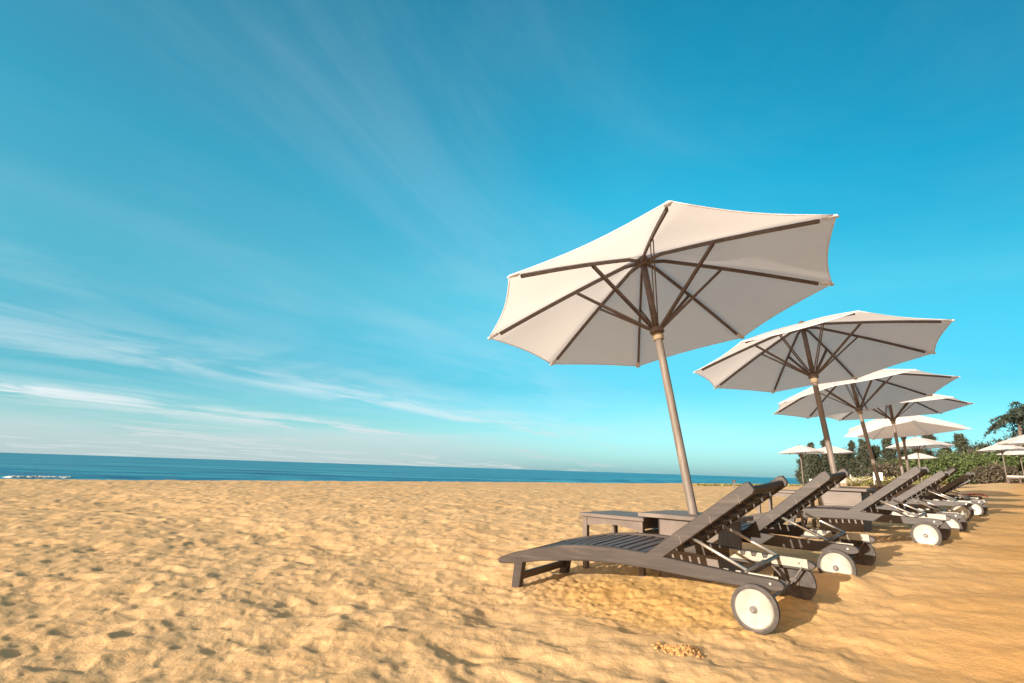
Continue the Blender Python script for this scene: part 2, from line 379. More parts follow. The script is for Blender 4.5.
# ---------------------------------------------------------------- sea
SEA_Z = -1.2
def sea_mat():
    m, t, b = new_mat('sea_water')
    p = objc(t)
    rz = R(48)
    w1 = noise(t, mapping(t, p, rot=(0, 0, -rz), scale=(0.10, 0.45, 1)), 1.0, 6, 0.6, 0.3)
    w2 = noise(t, mapping(t, p, rot=(0, 0, -rz), scale=(0.012, 0.10, 1)), 1.0, 5, 0.6)
    col = ramp(t, w2, [(0.36, (0.005, 0.075, 0.175)), (0.50, (0.018, 0.190, 0.300)), (0.64, (0.055, 0.330, 0.400))])
    foam = maprange(t, noise(t, mapping(t, p, rot=(0, 0, -rz), scale=(0.05, 0.55, 1)), 1.0, 5, 0.7), 0.64, 0.72)
    col = mixc(t, mathn(t, 'MULTIPLY', foam, 0.45), col, (0.35, 0.50, 0.52))
    t.links.new(col, b.inputs['Base Color']); b.inputs['Roughness'].default_value = 0.35; b.inputs['Specular IOR Level'].default_value = 0.10
    bump(t, b, w1, 0.9, 0.5)
    return m
def make_sea():
    # strips parallel to the shore, finer near it, gently waved; reaches the horizon
    us = [-30 - 1.5 * i for i in range(40)]
    while us[-1] > -14000: us.append(us[-1] * 1.10)
    vs = np.concatenate([np.linspace(-14000, -220, 12)[:-1], np.arange(-220, 400, 4.0), np.linspace(400, 14000, 12)[1:]])
    verts = []; nv = len(vs)
    for u in us:
        amp = 0.16 * math.exp(-(abs(u) - 30) / 160)
        for v in vs:
            x, y = xy_of(u, v)
            zz_ = SEA_Z + amp * math.sin(u * 0.9 + 0.8 * math.sin(v * 0.05) + 0.5 * math.sin(v * 0.13)) * (0.6 + 0.4 * math.sin(v * 0.03 + u * 0.2))
            verts.append((x, y, zz_))
    faces = [(i * nv + j, i * nv + j + 1, (i + 1) * nv + j + 1, (i + 1) * nv + j) for i in range(len(us) - 1) for j in range(nv - 1)]
    o = link('sea', verts, faces, sea_mat(), None, True); tag(o, kind='structure'); return o
make_sea()
# a little breaking foam at the shore on the left
rnd = random.Random(5)
fb = MB()
M['foam'] = plain('sea_foam', (0.50, 0.55, 0.55), 0.9)
for i in range(46):
    v = 4.6 + i * 0.085 + rnd.uniform(-.2, .2)
    u = -58.0 + rnd.uniform(-0.5, 0.5)
    x, y = xy_of(u, v); x2, y2 = xy_of(u + rnd.uniform(-.15, .15), v + rnd.uniform(.4, 1.0))
    hgt = SEA_Z + 0.08 + rnd.uniform(0, .05)
    fb.tube([(x, y, hgt - .05), ((x + x2) / 2, (y + y2) / 2, hgt + .02), (x2, y2, hgt - .05)], [0.02, 0.07 + rnd.uniform(0, .05), 0.02], 6)
tag(fb.obj('sea_foam', M['foam'], None, True), kind='stuff')

# ---------------------------------------------------------------- lounger
def lounger(label, mat, group):
    root = thing('sun_lounger', label, 'sun lounger', group, mat)
    WD = 0.60; T = 0.032
    top = [(-.155, .172), (-.142, .187), (-.10, .203), (0, .236), (.12, .262), (.24, .285), (.42, .317), (.60, .333), (.80, .336), (1.0, .326), (1.18, .308), (1.36, .289), (1.55, .272), (1.72, .262), (1.765, .252), (1.783, .232), (1.772, .212), (1.74, .203)]
    bot = [(1.60, .206), (1.36, .214), (1.18, .228), (1.0, .238), (.80, .243), (.60, .236), (.42, .220), (.24, .200), (.10, .178), (-.02, .160), (-.135, .148), (-.152, .156)]
    for y in (0, WD - T):
        MB().prism(top + bot, y, y + T).obj('side_rail', M['rail'], root, False, 0.004)
    def ztop(x):
        for (a, b), (c, d) in zip(top[:-4], top[1:-3]):
            if a <= x <= c: return b + (d - b) * (x - a) / (c - a)
        return .33
    # seat slats
    sl = MB(); x = -0.085
    while x < 0.98:
        z = ztop(x + .025) - 0.012; z2 = ztop(x + .05) - ztop(x)
        sl.prism([(x, z - .018), (x + .046, z + z2 - .018), (x + .046, z + z2), (x, z)], T + .001, WD - T - .001); x += 0.064
    sl.obj('seat_slats', M['slat'], root)
    MB().box(1.50, 1.545, T, WD - T, .215, .245).obj('cross_member', M['rail'], root, False, .003)
    # front legs, raked, with a thick stretcher between them
    for y in (0.001, WD - .045 - .001):
        MB().prism([(-.052, -.07), (.014, -.07), (.078, .19), (-.002, .165)], y, y + .045).obj('leg', M['rail'], root, False, .003)
    MB().prism([(-.018, .045), (.012, .045), (.024, .095), (-.006, .095)], .046, WD - .046).obj('leg_stretcher', M['slat'], root, False, .003)
    # backrest
    a = Vector((1.03, .318)); b = Vector((1.657, .738)); d = (b - a).normalized(); nrm = Vector((d.y, -d.x))
    def P(t, o): q = a + d * t + nrm * o; return (q.x, q.y)
    Lb = (b - a).length
    back = thing_part = None
    seam = 0.0
    for y in (0.001, WD - .031):
        s = MB().prism([P(-.045, .004), P(-.02, -.004), P(Lb - .02, -.004), P(Lb, .006), P(Lb, .052), P(Lb - .02, .064), P(-.02, .066), P(-.05, .045)], y, y + .030).obj('backrest_frame', M['rail'], root, False, .003)
        for t in (.22, .44, .64):
            q0 = P(t, -.0055); q1 = P(t + .022, .030); q2 = P(t + .006, .0655)
            yy = y - .0006 if y < .1 else y + .0306
            jw = (.003, 0); jm = MB()
            jm.prism([(q0[0], q0[1]), (q1[0], q1[1]), (q2[0], q2[1]), (q2[0] + .003, q2[1] - .001), (q1[0] + .004, q1[1]), (q0[0] + .003, q0[1] - .001)], yy - .0015, yy + .0015)
            jm.obj('wood_joint', M['pole'], s)
    bs = MB(); t = 0.03
    while t < Lb - .10:
        bs.prism([P(t, .012), P(t + .044, .012), P(t + .044, .028), P(t, .028)], .031, WD - .031); t += .062
    bs.obj('backrest_slats', M['darkslat'], root)
    # battens under the slats, seen as a stepped edge from behind
    bt = MB(); t = 0.03
    while t < Lb - .06:
        bt.prism([P(t + .008, .028), P(t + .034, .028), P(t + .034, .052), P(t + .008, .052)], .36, WD - .032); t += .062
    bt.obj('backrest_battens', M['slat'], root)
    MB().prism([P(Lb - .085, .018), P(Lb - .030, .018), P(Lb - .016, .028), P(Lb - .016, .040), P(Lb - .03, .050), P(Lb - .085, .050)], .0312, WD - .0312).obj('headrest_bar', M['darkslat'], root, False, .004)
    # stay rods and the bar they end on
    for y in (.055, WD - .055):
        MB().tube([(1.285, y, .425), (1.585, y, .278)], .0085, 10).obj('stay_rod', M['strut'], root, True)
    MB().tube([(1.585, .036, .272), (1.585, WD - .036, .272)], .0105, 10).obj('stay_bar', M['iron'], root, True)
    # notched racks on the inner faces of the rails
    for y in (T + .0005, WD - T - .0105):
        prof = [(1.30, .238), (1.745, .218), (1.745, .266), (1.64, .272)]
        for k in range(4):
            xx = 1.60 - k * .065
            prof += [(xx, .274 + k * .003), (xx - .012, .250 + k * .003), (xx - .034, .250 + k * .003), (xx - .040, .276 + k * .003)]
        prof += [(1.30, .290)]
        r = MB().prism(prof, y, y + .010).obj('notched_rack', M['rack'], root)
        yy = y + (.0115 if y < .3 else -.0015)
        for xx in (1.70, 1.33): MB().tube([(xx, yy, .243 + (1.7 - xx) * .06), (xx, yy + .001, .243 + (1.7 - xx) * .06)], .006, 8).obj('rivet', M['iron'], r)
    # axle, brackets, wheels
    AX, AZ = 1.640, .119
    MB().tube([(AX, -.050, AZ), (AX, WD + .050, AZ)], .0095, 10).obj('axle', M['iron'], root, True)
    for y in (.045, WD - .045):
        MB().bar((1.545, y, .222), (AX, y, AZ), .008, .020, (0, 1, 0)).bar((1.715, y, .222), (AX, y + .0005, AZ), .008, .020, (0, 1, 0)).obj('axle_bracket', M['iron'], root)
    for y, sgn in ((-.035, -1), (WD + .035, 1)):
        w = MB().lathe_y([(y - .016, .094), (y - .020, .103), (y - .013, .1165), (y + .013, .1165), (y + .020, .103), (y + .016, .094)], AX, AZ, 48).obj('wheel', M['tyre'], root)
        smooth_by_angle(w, 40)
        dsc = MB().lathe_y([(y + sgn * q, r_) for q, r_ in ((.0205, .030), (.0195, .050), (.0225, .088), (.0165, .0945), (.002, .0945))], AX, AZ, 48).obj('wheel_disc', M['disc'], w)
        smooth_by_angle(dsc, 30)
        bck = MB().lathe_y([(y - sgn * q, r_) for q, r_ in ((.026, .024), (.025, .030), (.010, .036), (.010, .080), (.0165, .0945), (.000, .0945))], AX, AZ, 48).obj('wheel_back', M['wback'], w)
        smooth_by_angle(bck, 30)
        h = MB().lathe_y([(y + sgn * .014, .018), (y + sgn * .030, .018), (y + sgn * .033, .014), (y + sgn * .036, .013), (y + sgn * .041, .008)], AX, AZ, 20).obj('wheel_hub', M['hubm'], w, False)
        smooth_by_angle(h, 30)
    # small bolts on the rail end
    MB().tube([(1.715, -.003, .238), (1.715, .001, .238)], .006, 10).obj('bolt', M['strut'], root)
    return root
def frame_at(u, v, du=1.62, dv=.6, yaw=0.0, sink=0.0):
    x, y = xy_of(u, v); z = float(base_h(x, y))
    cu, su = math.cos(yaw), math.sin(yaw)
    ux, uy = Uv * cu + Vv * su; vx, vy = -Uv * su + Vv * cu
    zu = float(base_h(x + ux * du, y + uy * du)); zv = float(base_h(x + ux * du + vx * dv, y + uy * du + vy * dv))
    a = Vector((ux * du, uy * du, zu - z)).normalized(); b = Vector((vx * dv, vy * dv, zv - zu)); b = (b - a * b.dot(a)).normalized(); c = a.cross(b)
    m = Matrix.Identity(4)
    for i in range(3): m[i][0] = a[i]; m[i][1] = b[i]; m[i][2] = c[i]; m[i][3] = (x, y, z - sink)[i]
    return m
G_L = 'sun loungers in the row under the parasols'
m1 = Matrix.Identity(4)
for i in range(3):
    m1[i][0] = (0.74256229, -0.66931548, 0.02486023)[i]; m1[i][1] = (0.66788808, 0.74097868, 0.06982913)[i]
    m1[i][2] = (-0.06515862, -0.03524862, 0.99725066)[i]; m1[i][3] = (0.0759, 4.1774, 0.0)[i]
L1 = lounger('nearest grey-brown slatted lounger, its cream wheel fully sunlit and clear of the sand', m1, G_L)
LL = [(.07, 1.37, 0, .045, 'second lounger of the row, just behind the nearest one, wheels half sunk in sand'),
      (.35, 3.46, R(-1), 0.025, 'third lounger of the row, in front of the second boxed table'),
      (.40, 4.84, 0, .05, 'fourth lounger of the row, its pale wheel peeking out behind that of the third'),
      (.35, 7.15, R(1), 0.01, 'fifth lounger of the row, directly in front of the third parasol pole'),
      (.40, 8.95, R(-2), .02, 'sixth lounger of the row, just past the third parasol pole'),
      (.24, 10.6, 0, .03, 'seventh lounger of the row, just before the fourth parasol pole, its back set lowest'),
      (.22, 12.2, R(2), .03, 'eighth and farthest lounger of the row, a faded red cloth lying over its wheel end')]
TILT = [1.5, 0, -1.5, 2, -2, -9, 1]
for u, v, yaw, sink, lab in LL:
    lc = copy_tree(L1, frame_at(u, v, yaw=yaw, sink=sink), lab)
    ang = -R(TILT[LL.index((u, v, yaw, sink, lab))])           # each back is set a little differently
    hz = Matrix.Translation((1.03, 0, .318)) @ Matrix.Rotation(ang, 4, 'Y') @ Matrix.Translation((-1.03, 0, -.318))
    a0 = Vector((1.585, 0, .278)); p0 = Vector((1.285, 0, .425)); p1 = hz @ p0
    rr = math.atan2((p1 - a0).z, (p1 - a0).x) - math.atan2((p0 - a0).z, (p0 - a0).x)
    rod = Matrix.Translation(a0) @ Matrix.Rotation(-rr, 4, 'Y') @ Matrix.Scale((p1 - a0).length / (p0 - a0).length, 4) @ Matrix.Translation(-a0)
    rod[0][1] = rod[2][1] = rod[1][0] = rod[1][2] = rod[1][3] = 0; rod[1][1] = 1
    for ch in kids(lc):
        if ch.name.startswith(('backrest', 'headrest')): ch.matrix_basis = hz
        elif ch.name.startswith('stay_rod'): ch.matrix_basis = rod

# ---------------------------------------------------------------- tables
def four_leg_table(label, mat):
    root = thing('side_table', label, 'table', 'low four-legged tables beside the boxed tables', mat)
    W_, D_, H_ = .56, .50, .475
    MB().box(-.02, W_, -.01, D_ + .01, H_ - .028, H_).obj('tabletop', M['table'], root, False, .004)
    g = MB()
    for k in range(1, 5): g.box(.015, W_ - .035, k * D_ / 5 - .002, k * D_ / 5 + .002, H_ - .002, H_ + .0015)
    for (x, y) in ((.0, .012), (W_ - .06, .012), (.0, D_ - .052), (W_ - .06, D_ - .052)):
        MB().box(x, x + .04, y, y + .04, -.08, H_ - .0285).obj('leg', M['table'], root, False, .003)
    for y in (.018, D_ - .046):
        pr = [(.041, H_ - .03), (.041, H_ - .095)] + [(.041 + (W_ - .102) * k / 8, H_ - .095 + .022 * math.sin(math.pi * k / 8)) for k in range(1, 8)] + [(W_ - .061, H_ - .095), (W_ - .061, H_ - .03)]
        MB().prism(pr, y, y + .028).obj('apron', M['table'], root)
    for x in (.006, W_ - .054):
        MB().box(x, x + .028, .053, D_ - .053, H_ - .085, H_ - .03).obj('apron', M['table'], root)
    return root
def box_table(label, mat):
    root = thing('boxed_table', label, 'table', 'boxed tables holding the parasol poles', mat)
    S, H_ = .30, .48
    t = MB(); 
    for k in range(5):
        y0 = -.28 + k * .113; t.box(-.325, .325, y0, y0 + .109, H_ - .03, H_)
    t.obj('tabletop', M['table'], root, False, .003)
    MB().box(-.185, .255, -.215, .215, -.12, H_ - .0305).obj('box_panel', M['table'], root, False, .004)
    sm = MB()
    for x in (-.1865, .2525): sm.box(x, x + .004, -.219, -.2155, -.1, H_ - .032)
    for zz_ in (.12, .30): sm.box(-.184, .254, -.2175, -.2155, zz_, zz_ + .004)
    sm.obj('panel_seam', M['slat'], root)
    return root
UMB = [(.85, 1.05), (1.07, 4.52), (1.04, 8.53), (1.00, 11.95), (.80, 14.75)]
def low_frame(u, v): return frame_at(u, v, .6, .5)
def centred(u, v):
    m = frame_at(u, v, .3, .3); return m
ord_ = ['first', 'second', 'third', 'fourth', 'fifth']
def table_mat(u, v, z):
    x, y = xy_of(u, v)
    m = Matrix.Identity(4)
    for i in range(3):
        m[i][0] = (Uv[0], Uv[1], 0)[i]; m[i][1] = (Vv[0], Vv[1], 0)[i]; m[i][3] = (x, y, z)[i]
    return m
T1 = four_leg_table('low grey-brown four-legged table seen whole, behind the slatted seat of the nearest lounger', table_mat(0.0, .80, .0))
B1 = box_table('boxed table round the nearest parasol pole, half hidden by the raised lounger back', table_mat(.85, 1.05, .035))
for k, (u, v) in enumerate(UMB):
    if k == 0: continue
    zb = float(base_h(*xy_of(u, v)))
    copy_tree(B1, table_mat(u, v, zb - .005), 'boxed table round the %s parasol pole counted from the camera' % ord_[k])
    copy_tree(T1, table_mat(u - .88, v - .25, float(base_h(*xy_of(u - .6, v))) - .01), 'low four-legged table on the sea side of the %s boxed table' % ord_[k])

# ---------------------------------------------------------------- parasols
AXIS = Vector((-0.1164, 0.1638, 0.9796)).normalized()
TIPS = [Vector(p) for p in [(-0.451, -1.176, 1.914), (0.775, -0.853, 2.017), (1.276, 0.118, 1.872), (0.961, 1.226, 1.659), (0.004, 1.742, 1.421), (-0.968, 1.495, 1.367), (-1.595, 0.501, 1.4), (-1.424, -0.58, 1.606)]]
LH, LC = 2.148, 1.465
def parasol(label, mat, group, base_drop=0.55):
    root = thing('parasol', label, 'parasol', group, mat)
    O = AXIS * base_drop                                   # the fitted reference point sits above the foot
    hub = O + AXIS * LH; col = O + AXIS * LC; tips = [O + p for p in TIPS]
    p = MB().tube([O * 0 - AXIS * .12, O, O + AXIS * 1.2, col - AXIS * .02], [.034, .034, .032, .030], 18).obj('pole', M['pole'], root, True)
    MB().tube([col - AXIS * .02, hub - AXIS * .02], .0285, 14).obj('upper_pole', M['rib'], root, True)
    # canopy: eight panels, rim scalloped inwards, slight sag, a stitched hem along the rim
    apex = hub + AXIS * .055
    NS, NT = 10, 8
    verts = [apex]; faces = []; ring = {}
    for k in range(8):
        a = tips[k]; b = tips[(k + 1) % 8]
        for i in range(1, NS + 1):
            r = i / NS
            for j in range(NT):
                s = j / NT
                bend = 0.016 * math.sin(math.pi * r)
                pa = apex.lerp(a, r) + AXIS * bend; pb = apex.lerp(b, r) + AXIS * bend
                q = pa.lerp(pb, s)
                sc = math.sin(math.pi * s)
                q = q + (apex - q) * (0.034 * sc * r * r) - AXIS * (0.020 * sc * r) + AXIS * (0.006 * math.sin(9 * r + k * 2) * sc)
                ring[(k, i, j)] = len(verts); verts.append(q)
    def g(k, i, j):
        if j == NT: k = (k + 1) % 8; j = 0
        return 0 if i == 0 else ring[(k, i, j)]
    for k in range(8):
        for i in range(NS):
            for j in range(NT):
                if i == 0: faces.append((0, g(k, 1, j), g(k, 1, j + 1)))
                else: faces.append((g(k, i, j), g(k, i + 1, j), g(k, i + 1, j + 1), g(k, i, j + 1)))
    cn = link('canopy', verts, faces, M['fabric'], root, True)
    for f in cn.data.polygons:
        pass
    hem = MB(); seam = MB()
    for k in range(8):
        pts = [Vector(verts[g(k, NS, j)]) for j in range(NT + 1)]
        hem.tube(pts, .0055, 6)
        seam.tube([Vector(verts[g(k, i, 0)]) + AXIS * .004 for i in range(0, NS + 1)], .004, 5)
        # reinforced pocket at the corner
        t = pts[0]; i1 = Vector(verts[g(k, NS - 1, 0)]); dd = (i1 - t).normalized()
        hem.bar(t + dd * -.012 - AXIS * .006, t + dd * .085 - AXIS * .006, .040, .010, AXIS)
    hem.obj('hem', M['fabric'], cn, True); seam.obj('seam', M['fabric'], cn, True)
    for k in range(8):
        d = (tips[k] - apex); st = hub - AXIS * .01 + (d - AXIS * d.dot(AXIS)).normalized() * .035
        def on(r):
            return apex.lerp(tips[k], r) + AXIS * (0.016 * math.sin(math.pi * r)) - AXIS * .022
        pts = [st, on(.12), on(.3), on(.5), on(.7), on(.93)]
        rb = MB()
        for a_, b_ in zip(pts[:-1], pts[1:]): rb.bar(a_, b_, .018, .026, AXIS)
        ro = rb.obj('rib', M['rib'], root)
        s0 = col + AXIS * .02 + (d - AXIS * d.dot(AXIS)).normalized() * .032
        sb = MB(); side = (on(.43) - s0).normalized().cross(AXIS).normalized() * .011
        sb.bar(s0 + side, on(.43) - AXIS * .012 + side, .007, .019, AXIS).bar(s0 - side, on(.43) - AXIS * .012 - side, .007, .019, AXIS)
        sb.obj('strut', M['rib'], ro)
    MB().tube([hub - AXIS * .045, hub - AXIS * .03, hub + AXIS * .02, hub + AXIS * .035], [.038, .052, .052, .035], 16).obj('top_hub', M['rib'], root, False)
    rn = MB().tube([col - AXIS * .015, col - AXIS * .005, col + AXIS * .035, col + AXIS * .045], [.046, .060, .060, .042], 16).obj('runner', M['rib'], root)
    MB().tube([col - AXIS * .075, col - AXIS * .068, col - AXIS * .05, col - AXIS * .04, col - AXIS * .028, col - AXIS * .0155], [.034, .046, .042, .048, .043, .040], 16).obj('collar', M['runner'], rn, True)
    MB().tube([apex - AXIS * .005, apex + AXIS * .010, apex + AXIS * .026, apex + AXIS * .034], [.045, .040, .026, .008], 12).obj('finial', M['rib'], root, True)
    return root
def tilt_mat(x, y, z, rx=0, ry=0, rz=0, s=1.0):
    return Matrix.Translation((x, y, z)) @ Matrix.Rotation(R(rz), 4, 'Z') @ Matrix.Rotation(R(ry), 4, 'Y') @ Matrix.Rotation(R(rx), 4, 'X') @ Matrix.Scale(s, 4)
BD = 0.55
G_U = 'off-white parasols on the beach'
base1 = Vector((1.3921, 4.3856, 0.5298)) - AXIS * BD
U1 = parasol('nearest and largest off-white parasol, its whole ribbed underside showing', tilt_mat(*base1), G_U)
def put_par(bx, by, bz, rx, ry, rz, label, s=1.0):
    rot = tilt_mat(0, 0, 0, rx, ry, rz); p = Vector((bx, by, bz)) - rot @ (AXIS * BD)
    return copy_tree(U1, tilt_mat(p.x, p.y, p.z, rx, ry, rz, s), label)
put_par(3.90, 6.835, .60, 1.6, 3.7, .1, 'second parasol of the row, behind the right edge of the nearest one')
put_par(6.37, 9.89, .58, 0.5, 4.0, 12, 'third parasol of the row, partly hidden under the second canopy')
put_par(8.84, 12.9, .70, 5.6, 6.6, 22, 'fourth parasol of the row, its right tip sticking out below the third canopy')
put_par(10.95, 15.75, .50, 18, 0, -4, 'fifth parasol of the row, its sunlit white top showing above the rim')
def par_ground(px_r, depth, rx, ry, rz, label, lift=0.0, s=1.0):
    x = px_r * depth; y = depth; zg = float(base_h(x, y)) + lift
    rot = tilt_mat(0, 0, 0, rx, ry, rz); p = Vector((x, y, zg))
    return copy_tree(U1, tilt_mat(p.x, p.y, p.z, rx, ry, rz, s), label)
par_ground(.716, 22, 8, 6.5, 0, 'far parasol right behind the fifth one of the row, low white cone against the hedge', s=.77)
par_ground(.715, 40, 8, 6.5, 30, 'small distant parasol showing just below the far white cone behind the row', s=.8)
par_ground(.510, 29, 8, 6.5, 10, 'far parasol standing against the sea, leftmost of the distant ones', s=.77)
par_ground(.563, 34, 8, 6.5, 40, 'far parasol in front of the dark trees, right next to the leftmost distant one', s=.86)
par_ground(.925, 22, 8, 6.5, 20, 'far parasol at the right edge of the photo, highest of the right-hand cluster', s=.80)
par_ground(.864, 32, 8, 6.5, 0, 'far parasol of the right-hand cluster, its leaning pole ending at the pale sunbed', s=.80)
par_ground(.895, 38, 8, 6.5, 33, 'farthest parasol of the right-hand cluster, a thin white rim under the others', s=.84)

# ---------------------------------------------------------------- things on the far beach
def sunbed(x, y, yaw):
    z = float(base_h(x, y))
    r = thing('sunbed', 'pale flat sunbed with a cushion under the right-hand cluster of parasols', 'sunbed', None, Matrix.Translation((x, y, z)) @ Matrix.Rotation(yaw, 4, 'Z'))
    MB().box(-1, 1, -.33, -.27, .24, .31).box(-1, 1, .27, .33, .24, .31).box(-1, -.94, -.269, .269, .24, .31).box(.94, 1, -.269, .269, .24, .31).obj('bed_frame', M['table'], r)
    MB().box(-.98, .98, -.3, .3, .312, .40).obj('cushion', M['cushion'], r, False, .02)
    for sx in (-.92, .86):
        for sy in (-.32, .26): MB().box(sx, sx + .06, sy, sy + .06, -.1, .239).obj('leg', M['table'], r)
sunbed(.90 * 30.5, 30.5, R(12))
def at_px(px_r, depth): return px_r * depth, depth, float(base_h(px_r * depth, depth))
x, y, z = at_px(.640, 46)
r = thing('notice_board', 'small blank white notice board on a post in front of the dark trees', 'sign', None, Matrix.Translation((x, y, z)) @ Matrix.Rotation(R(-20), 4, 'Z'))
MB().box(-.04, .04, -.04, .04, -.1, .9).obj('post', M['trunk'], r); MB().box(-.32, .32, -.07, -.041, .45, 1.05).obj('board', M['white'], r, False, .005)
def boat(px_r, depth, yaw, ln, label):
    x, y, z = at_px(px_r, depth)
    r = thing('beach_boat', label, 'boat', 'small white boats drawn up on the sand', Matrix.Translation((x, y, z)) @ Matrix.Rotation(yaw, 4, 'Z'))
    v = []; f = []; n = 9
    for i in range(n):
        t = i / (n - 1); xx = (t - .5) * ln; w = .62 * math.sin(math.pi * (0.16 + .84 * (1 - t))) ** .7 * (1 if t < .99 else .1) + .02
        sh = .55 + .35 * t * t
        for (a, b) in ((-w, sh), (-w * .85, sh * .4), (-w * .2, .02), (w * .2, .02), (w * .85, sh * .4), (w, sh)): v.append((xx, a, b))
    for i in range(n - 1):
        for j in range(5): f.append((i * 6 + j, i * 6 + j + 1, i * 6 + j + 7, i * 6 + j + 6))
    f.append((0, 1, 2, 3, 4, 5)); k = (n - 1) * 6; f.append((k + 5, k + 4, k + 3, k + 2, k + 1, k))
    link('hull', v, f, M['white'], r)
    MB().box(-.15, .15, -.5, .5, .42, .47).box(-ln * .32, -ln * .32 + .25, -.45, .45, .40, .45).obj('thwart', M['table'], r)
boat(.553, 47, R(10), 3.4, 'white boat on the sand by the sea end of the tree line')
boat(.592, 52, R(-25), 2.6, 'smaller white boat on the sand in front of the middle of the tree line')
x, y, z = at_px(.390, 30)
r = thing('marker_stake', 'tiny dark marker stake standing alone near the beach crest', 'stake', None, Matrix.Translation((x, y, z)))
MB().tube([(0, 0, -.1), (.01, 0, .34)], [.035, .03], 8).obj('post', M['iron'], r); MB().box(-.09, .10, -.02, .02, .27, .38).obj('cap', M['iron'], r)
x, y, z = at_px(.592, 48)
r = MB()
for k, (a, b) in enumerate(((0, 0), (2.2, .4), (4.2, 0.9), (6.1, 1.2))):
    r.tube([(x + a, y + b, z - .2), (x + a + .03, y + b, z + .95)], .04, 7)
pts = []
fr = thing('rope_fence', 'thin rope barrier on pale posts in front of the dark trees', 'fence', None, Matrix.Identity(4))
for k, (a, b) in enumerate(((0, 0), (2.2, .4), (4.2, 0.9), (6.1, 1.2))):
    MB().tube([(x + a, y + b, z - .2), (x + a + .03, y + b, z + .95)], .045, 7).obj('post', M['cushion'], fr)
    for j in range(7):
        if k < 3:
            a2, b2 = ((2.2, .4), (4.2, .9), (6.1, 1.2))[k]; t = j / 6
            pts.append((x + a + (a2 - a) * t, y + b + (b2 - b) * t, z + .85 - .3 * math.sin(math.pi * t)))
MB().tube(pts, .018, 5).obj('rope', M['cushion'], fr)
# red cloth on the farthest lounger
m9 = frame_at(.22, 12.2, yaw=R(2), sink=.03)
cv = []; cf = []; nx_, ny_ = 8, 10
for i in range(nx_ + 1):
    for j in range(ny_ + 1):
        yy = .05 + .56 * j / ny_; over = max(0, abs(yy - .31) - .27); t = i / nx_
        cv.append((1.45 + .42 * t, yy, .315 - .25 * max(0, t - .78) + .012 * math.sin(i * 2.1 + j * 1.3)))
cf = [(i * (ny_ + 1) + j, i * (ny_ + 1) + j + 1, (i + 1) * (ny_ + 1) + j + 1, (i + 1) * (ny_ + 1) + j) for i in range(nx_) for j in range(ny_)]
rc = link('beach_towel', cv, cf, M['red'], None, True); rc.matrix_world = m9
md = rc.modifiers.new('thick', 'SOLIDIFY'); md.thickness = .012
tag(rc, 'faded red cloth over the wheel end of the farthest lounger', 'towel')

# ---------------------------------------------------------------- vegetation
def leaf_mesh(name, centres, rng, size, mat, parent, aspect=0.5, up=0.0):
    n = len(centres); c = np.asarray(centres)
    a = rng.normal(size=(n, 3)); a[:, 2] += up; a /= np.linalg.norm(a, axis=1)[:, None]
    b = rng.normal(size=(n, 3)); b -= a * (a * b).sum(1)[:, None]; b /= np.linalg.norm(b, axis=1)[:, None]
    s = size * rng.uniform(.6, 1.4, n)[:, None]
    v = np.stack([c - a * s, c - b * s * aspect, c + a * s, c + b * s * aspect], 1).reshape(-1, 3)
    me = bpy.data.meshes.new(name); me.vertices.add(4 * n); me.vertices.foreach_set('co', v.ravel())
    me.loops.add(4 * n); me.loops.foreach_set('vertex_index', np.arange(4 * n, dtype=np.int32)); me.polygons.add(n)
    me.polygons.foreach_set('loop_start', (np.arange(n) * 4).astype(np.int32)); me.update(calc_edges=True)
    me.materials.append(mat); o = bpy.data.objects.new(name, me); COL.objects.link(o); o.parent = parent; return o
def clumps(rng, n_cl, n_leaf, rx, rz, zc, clr):
    out = []
    for i in range(n_cl):
        d = rng.normal(size=3); d /= np.linalg.norm(d); r = rng.uniform(.35, 1) ** .6
        cc = np.array([d[0] * rx * r, d[1] * rx * r, zc + d[2] * rz * r]); q = clr * rng.uniform(.55, 1.25)
        p = rng.normal(size=(n_leaf, 3)) * np.array([1, 1, .7]) * q * .5
        out.append(cc + p)
    return np.concatenate(out)
def casuarina(px_r, depth, h, w, seed, label):
    rng = np.random.default_rng(seed); x, y, z = at_px(px_r, depth)
    r = thing('casuarina_tree', label, 'tree', 'dark trees behind the beach', Matrix.Translation((x, y, z - .1)))
    lean = rng.uniform(-.25, .25)
    tk = MB().tube([(0, 0, 0), (lean * .4, 0, h * .45), (lean, 0, h * .93)], [.13, .09, .02], 7)
    cs = []
    for i in range(46):
        t = rng.uniform(.06, 1.0) ** 1.15; zz_ = h * t; az_ = rng.uniform(0, 6.28); ln = w * (1.08 - t) ** .9 * rng.uniform(.3, 1.0) + .06
        e = np.array([lean * t + math.cos(az_) * ln, math.sin(az_) * ln, zz_ + ln * .45])
        tk.tube([(lean * t, 0, zz_), tuple(e)], [.035, .01], 4)
        for j in range(5):
            f = (j + 1) / 5; c = np.array([lean * t, 0, zz_]) * (1 - f) + e * f
            cs.append(c + rng.normal(size=(44, 3)) * np.array([.16, .16, .20]) * (.45 + .75 * w * (1.05 - t)))
    tk.obj('trunk', M['trunk'], r); leaf_mesh('crown', np.concatenate(cs), rng, .15, M['pine'], r, .22, .5)
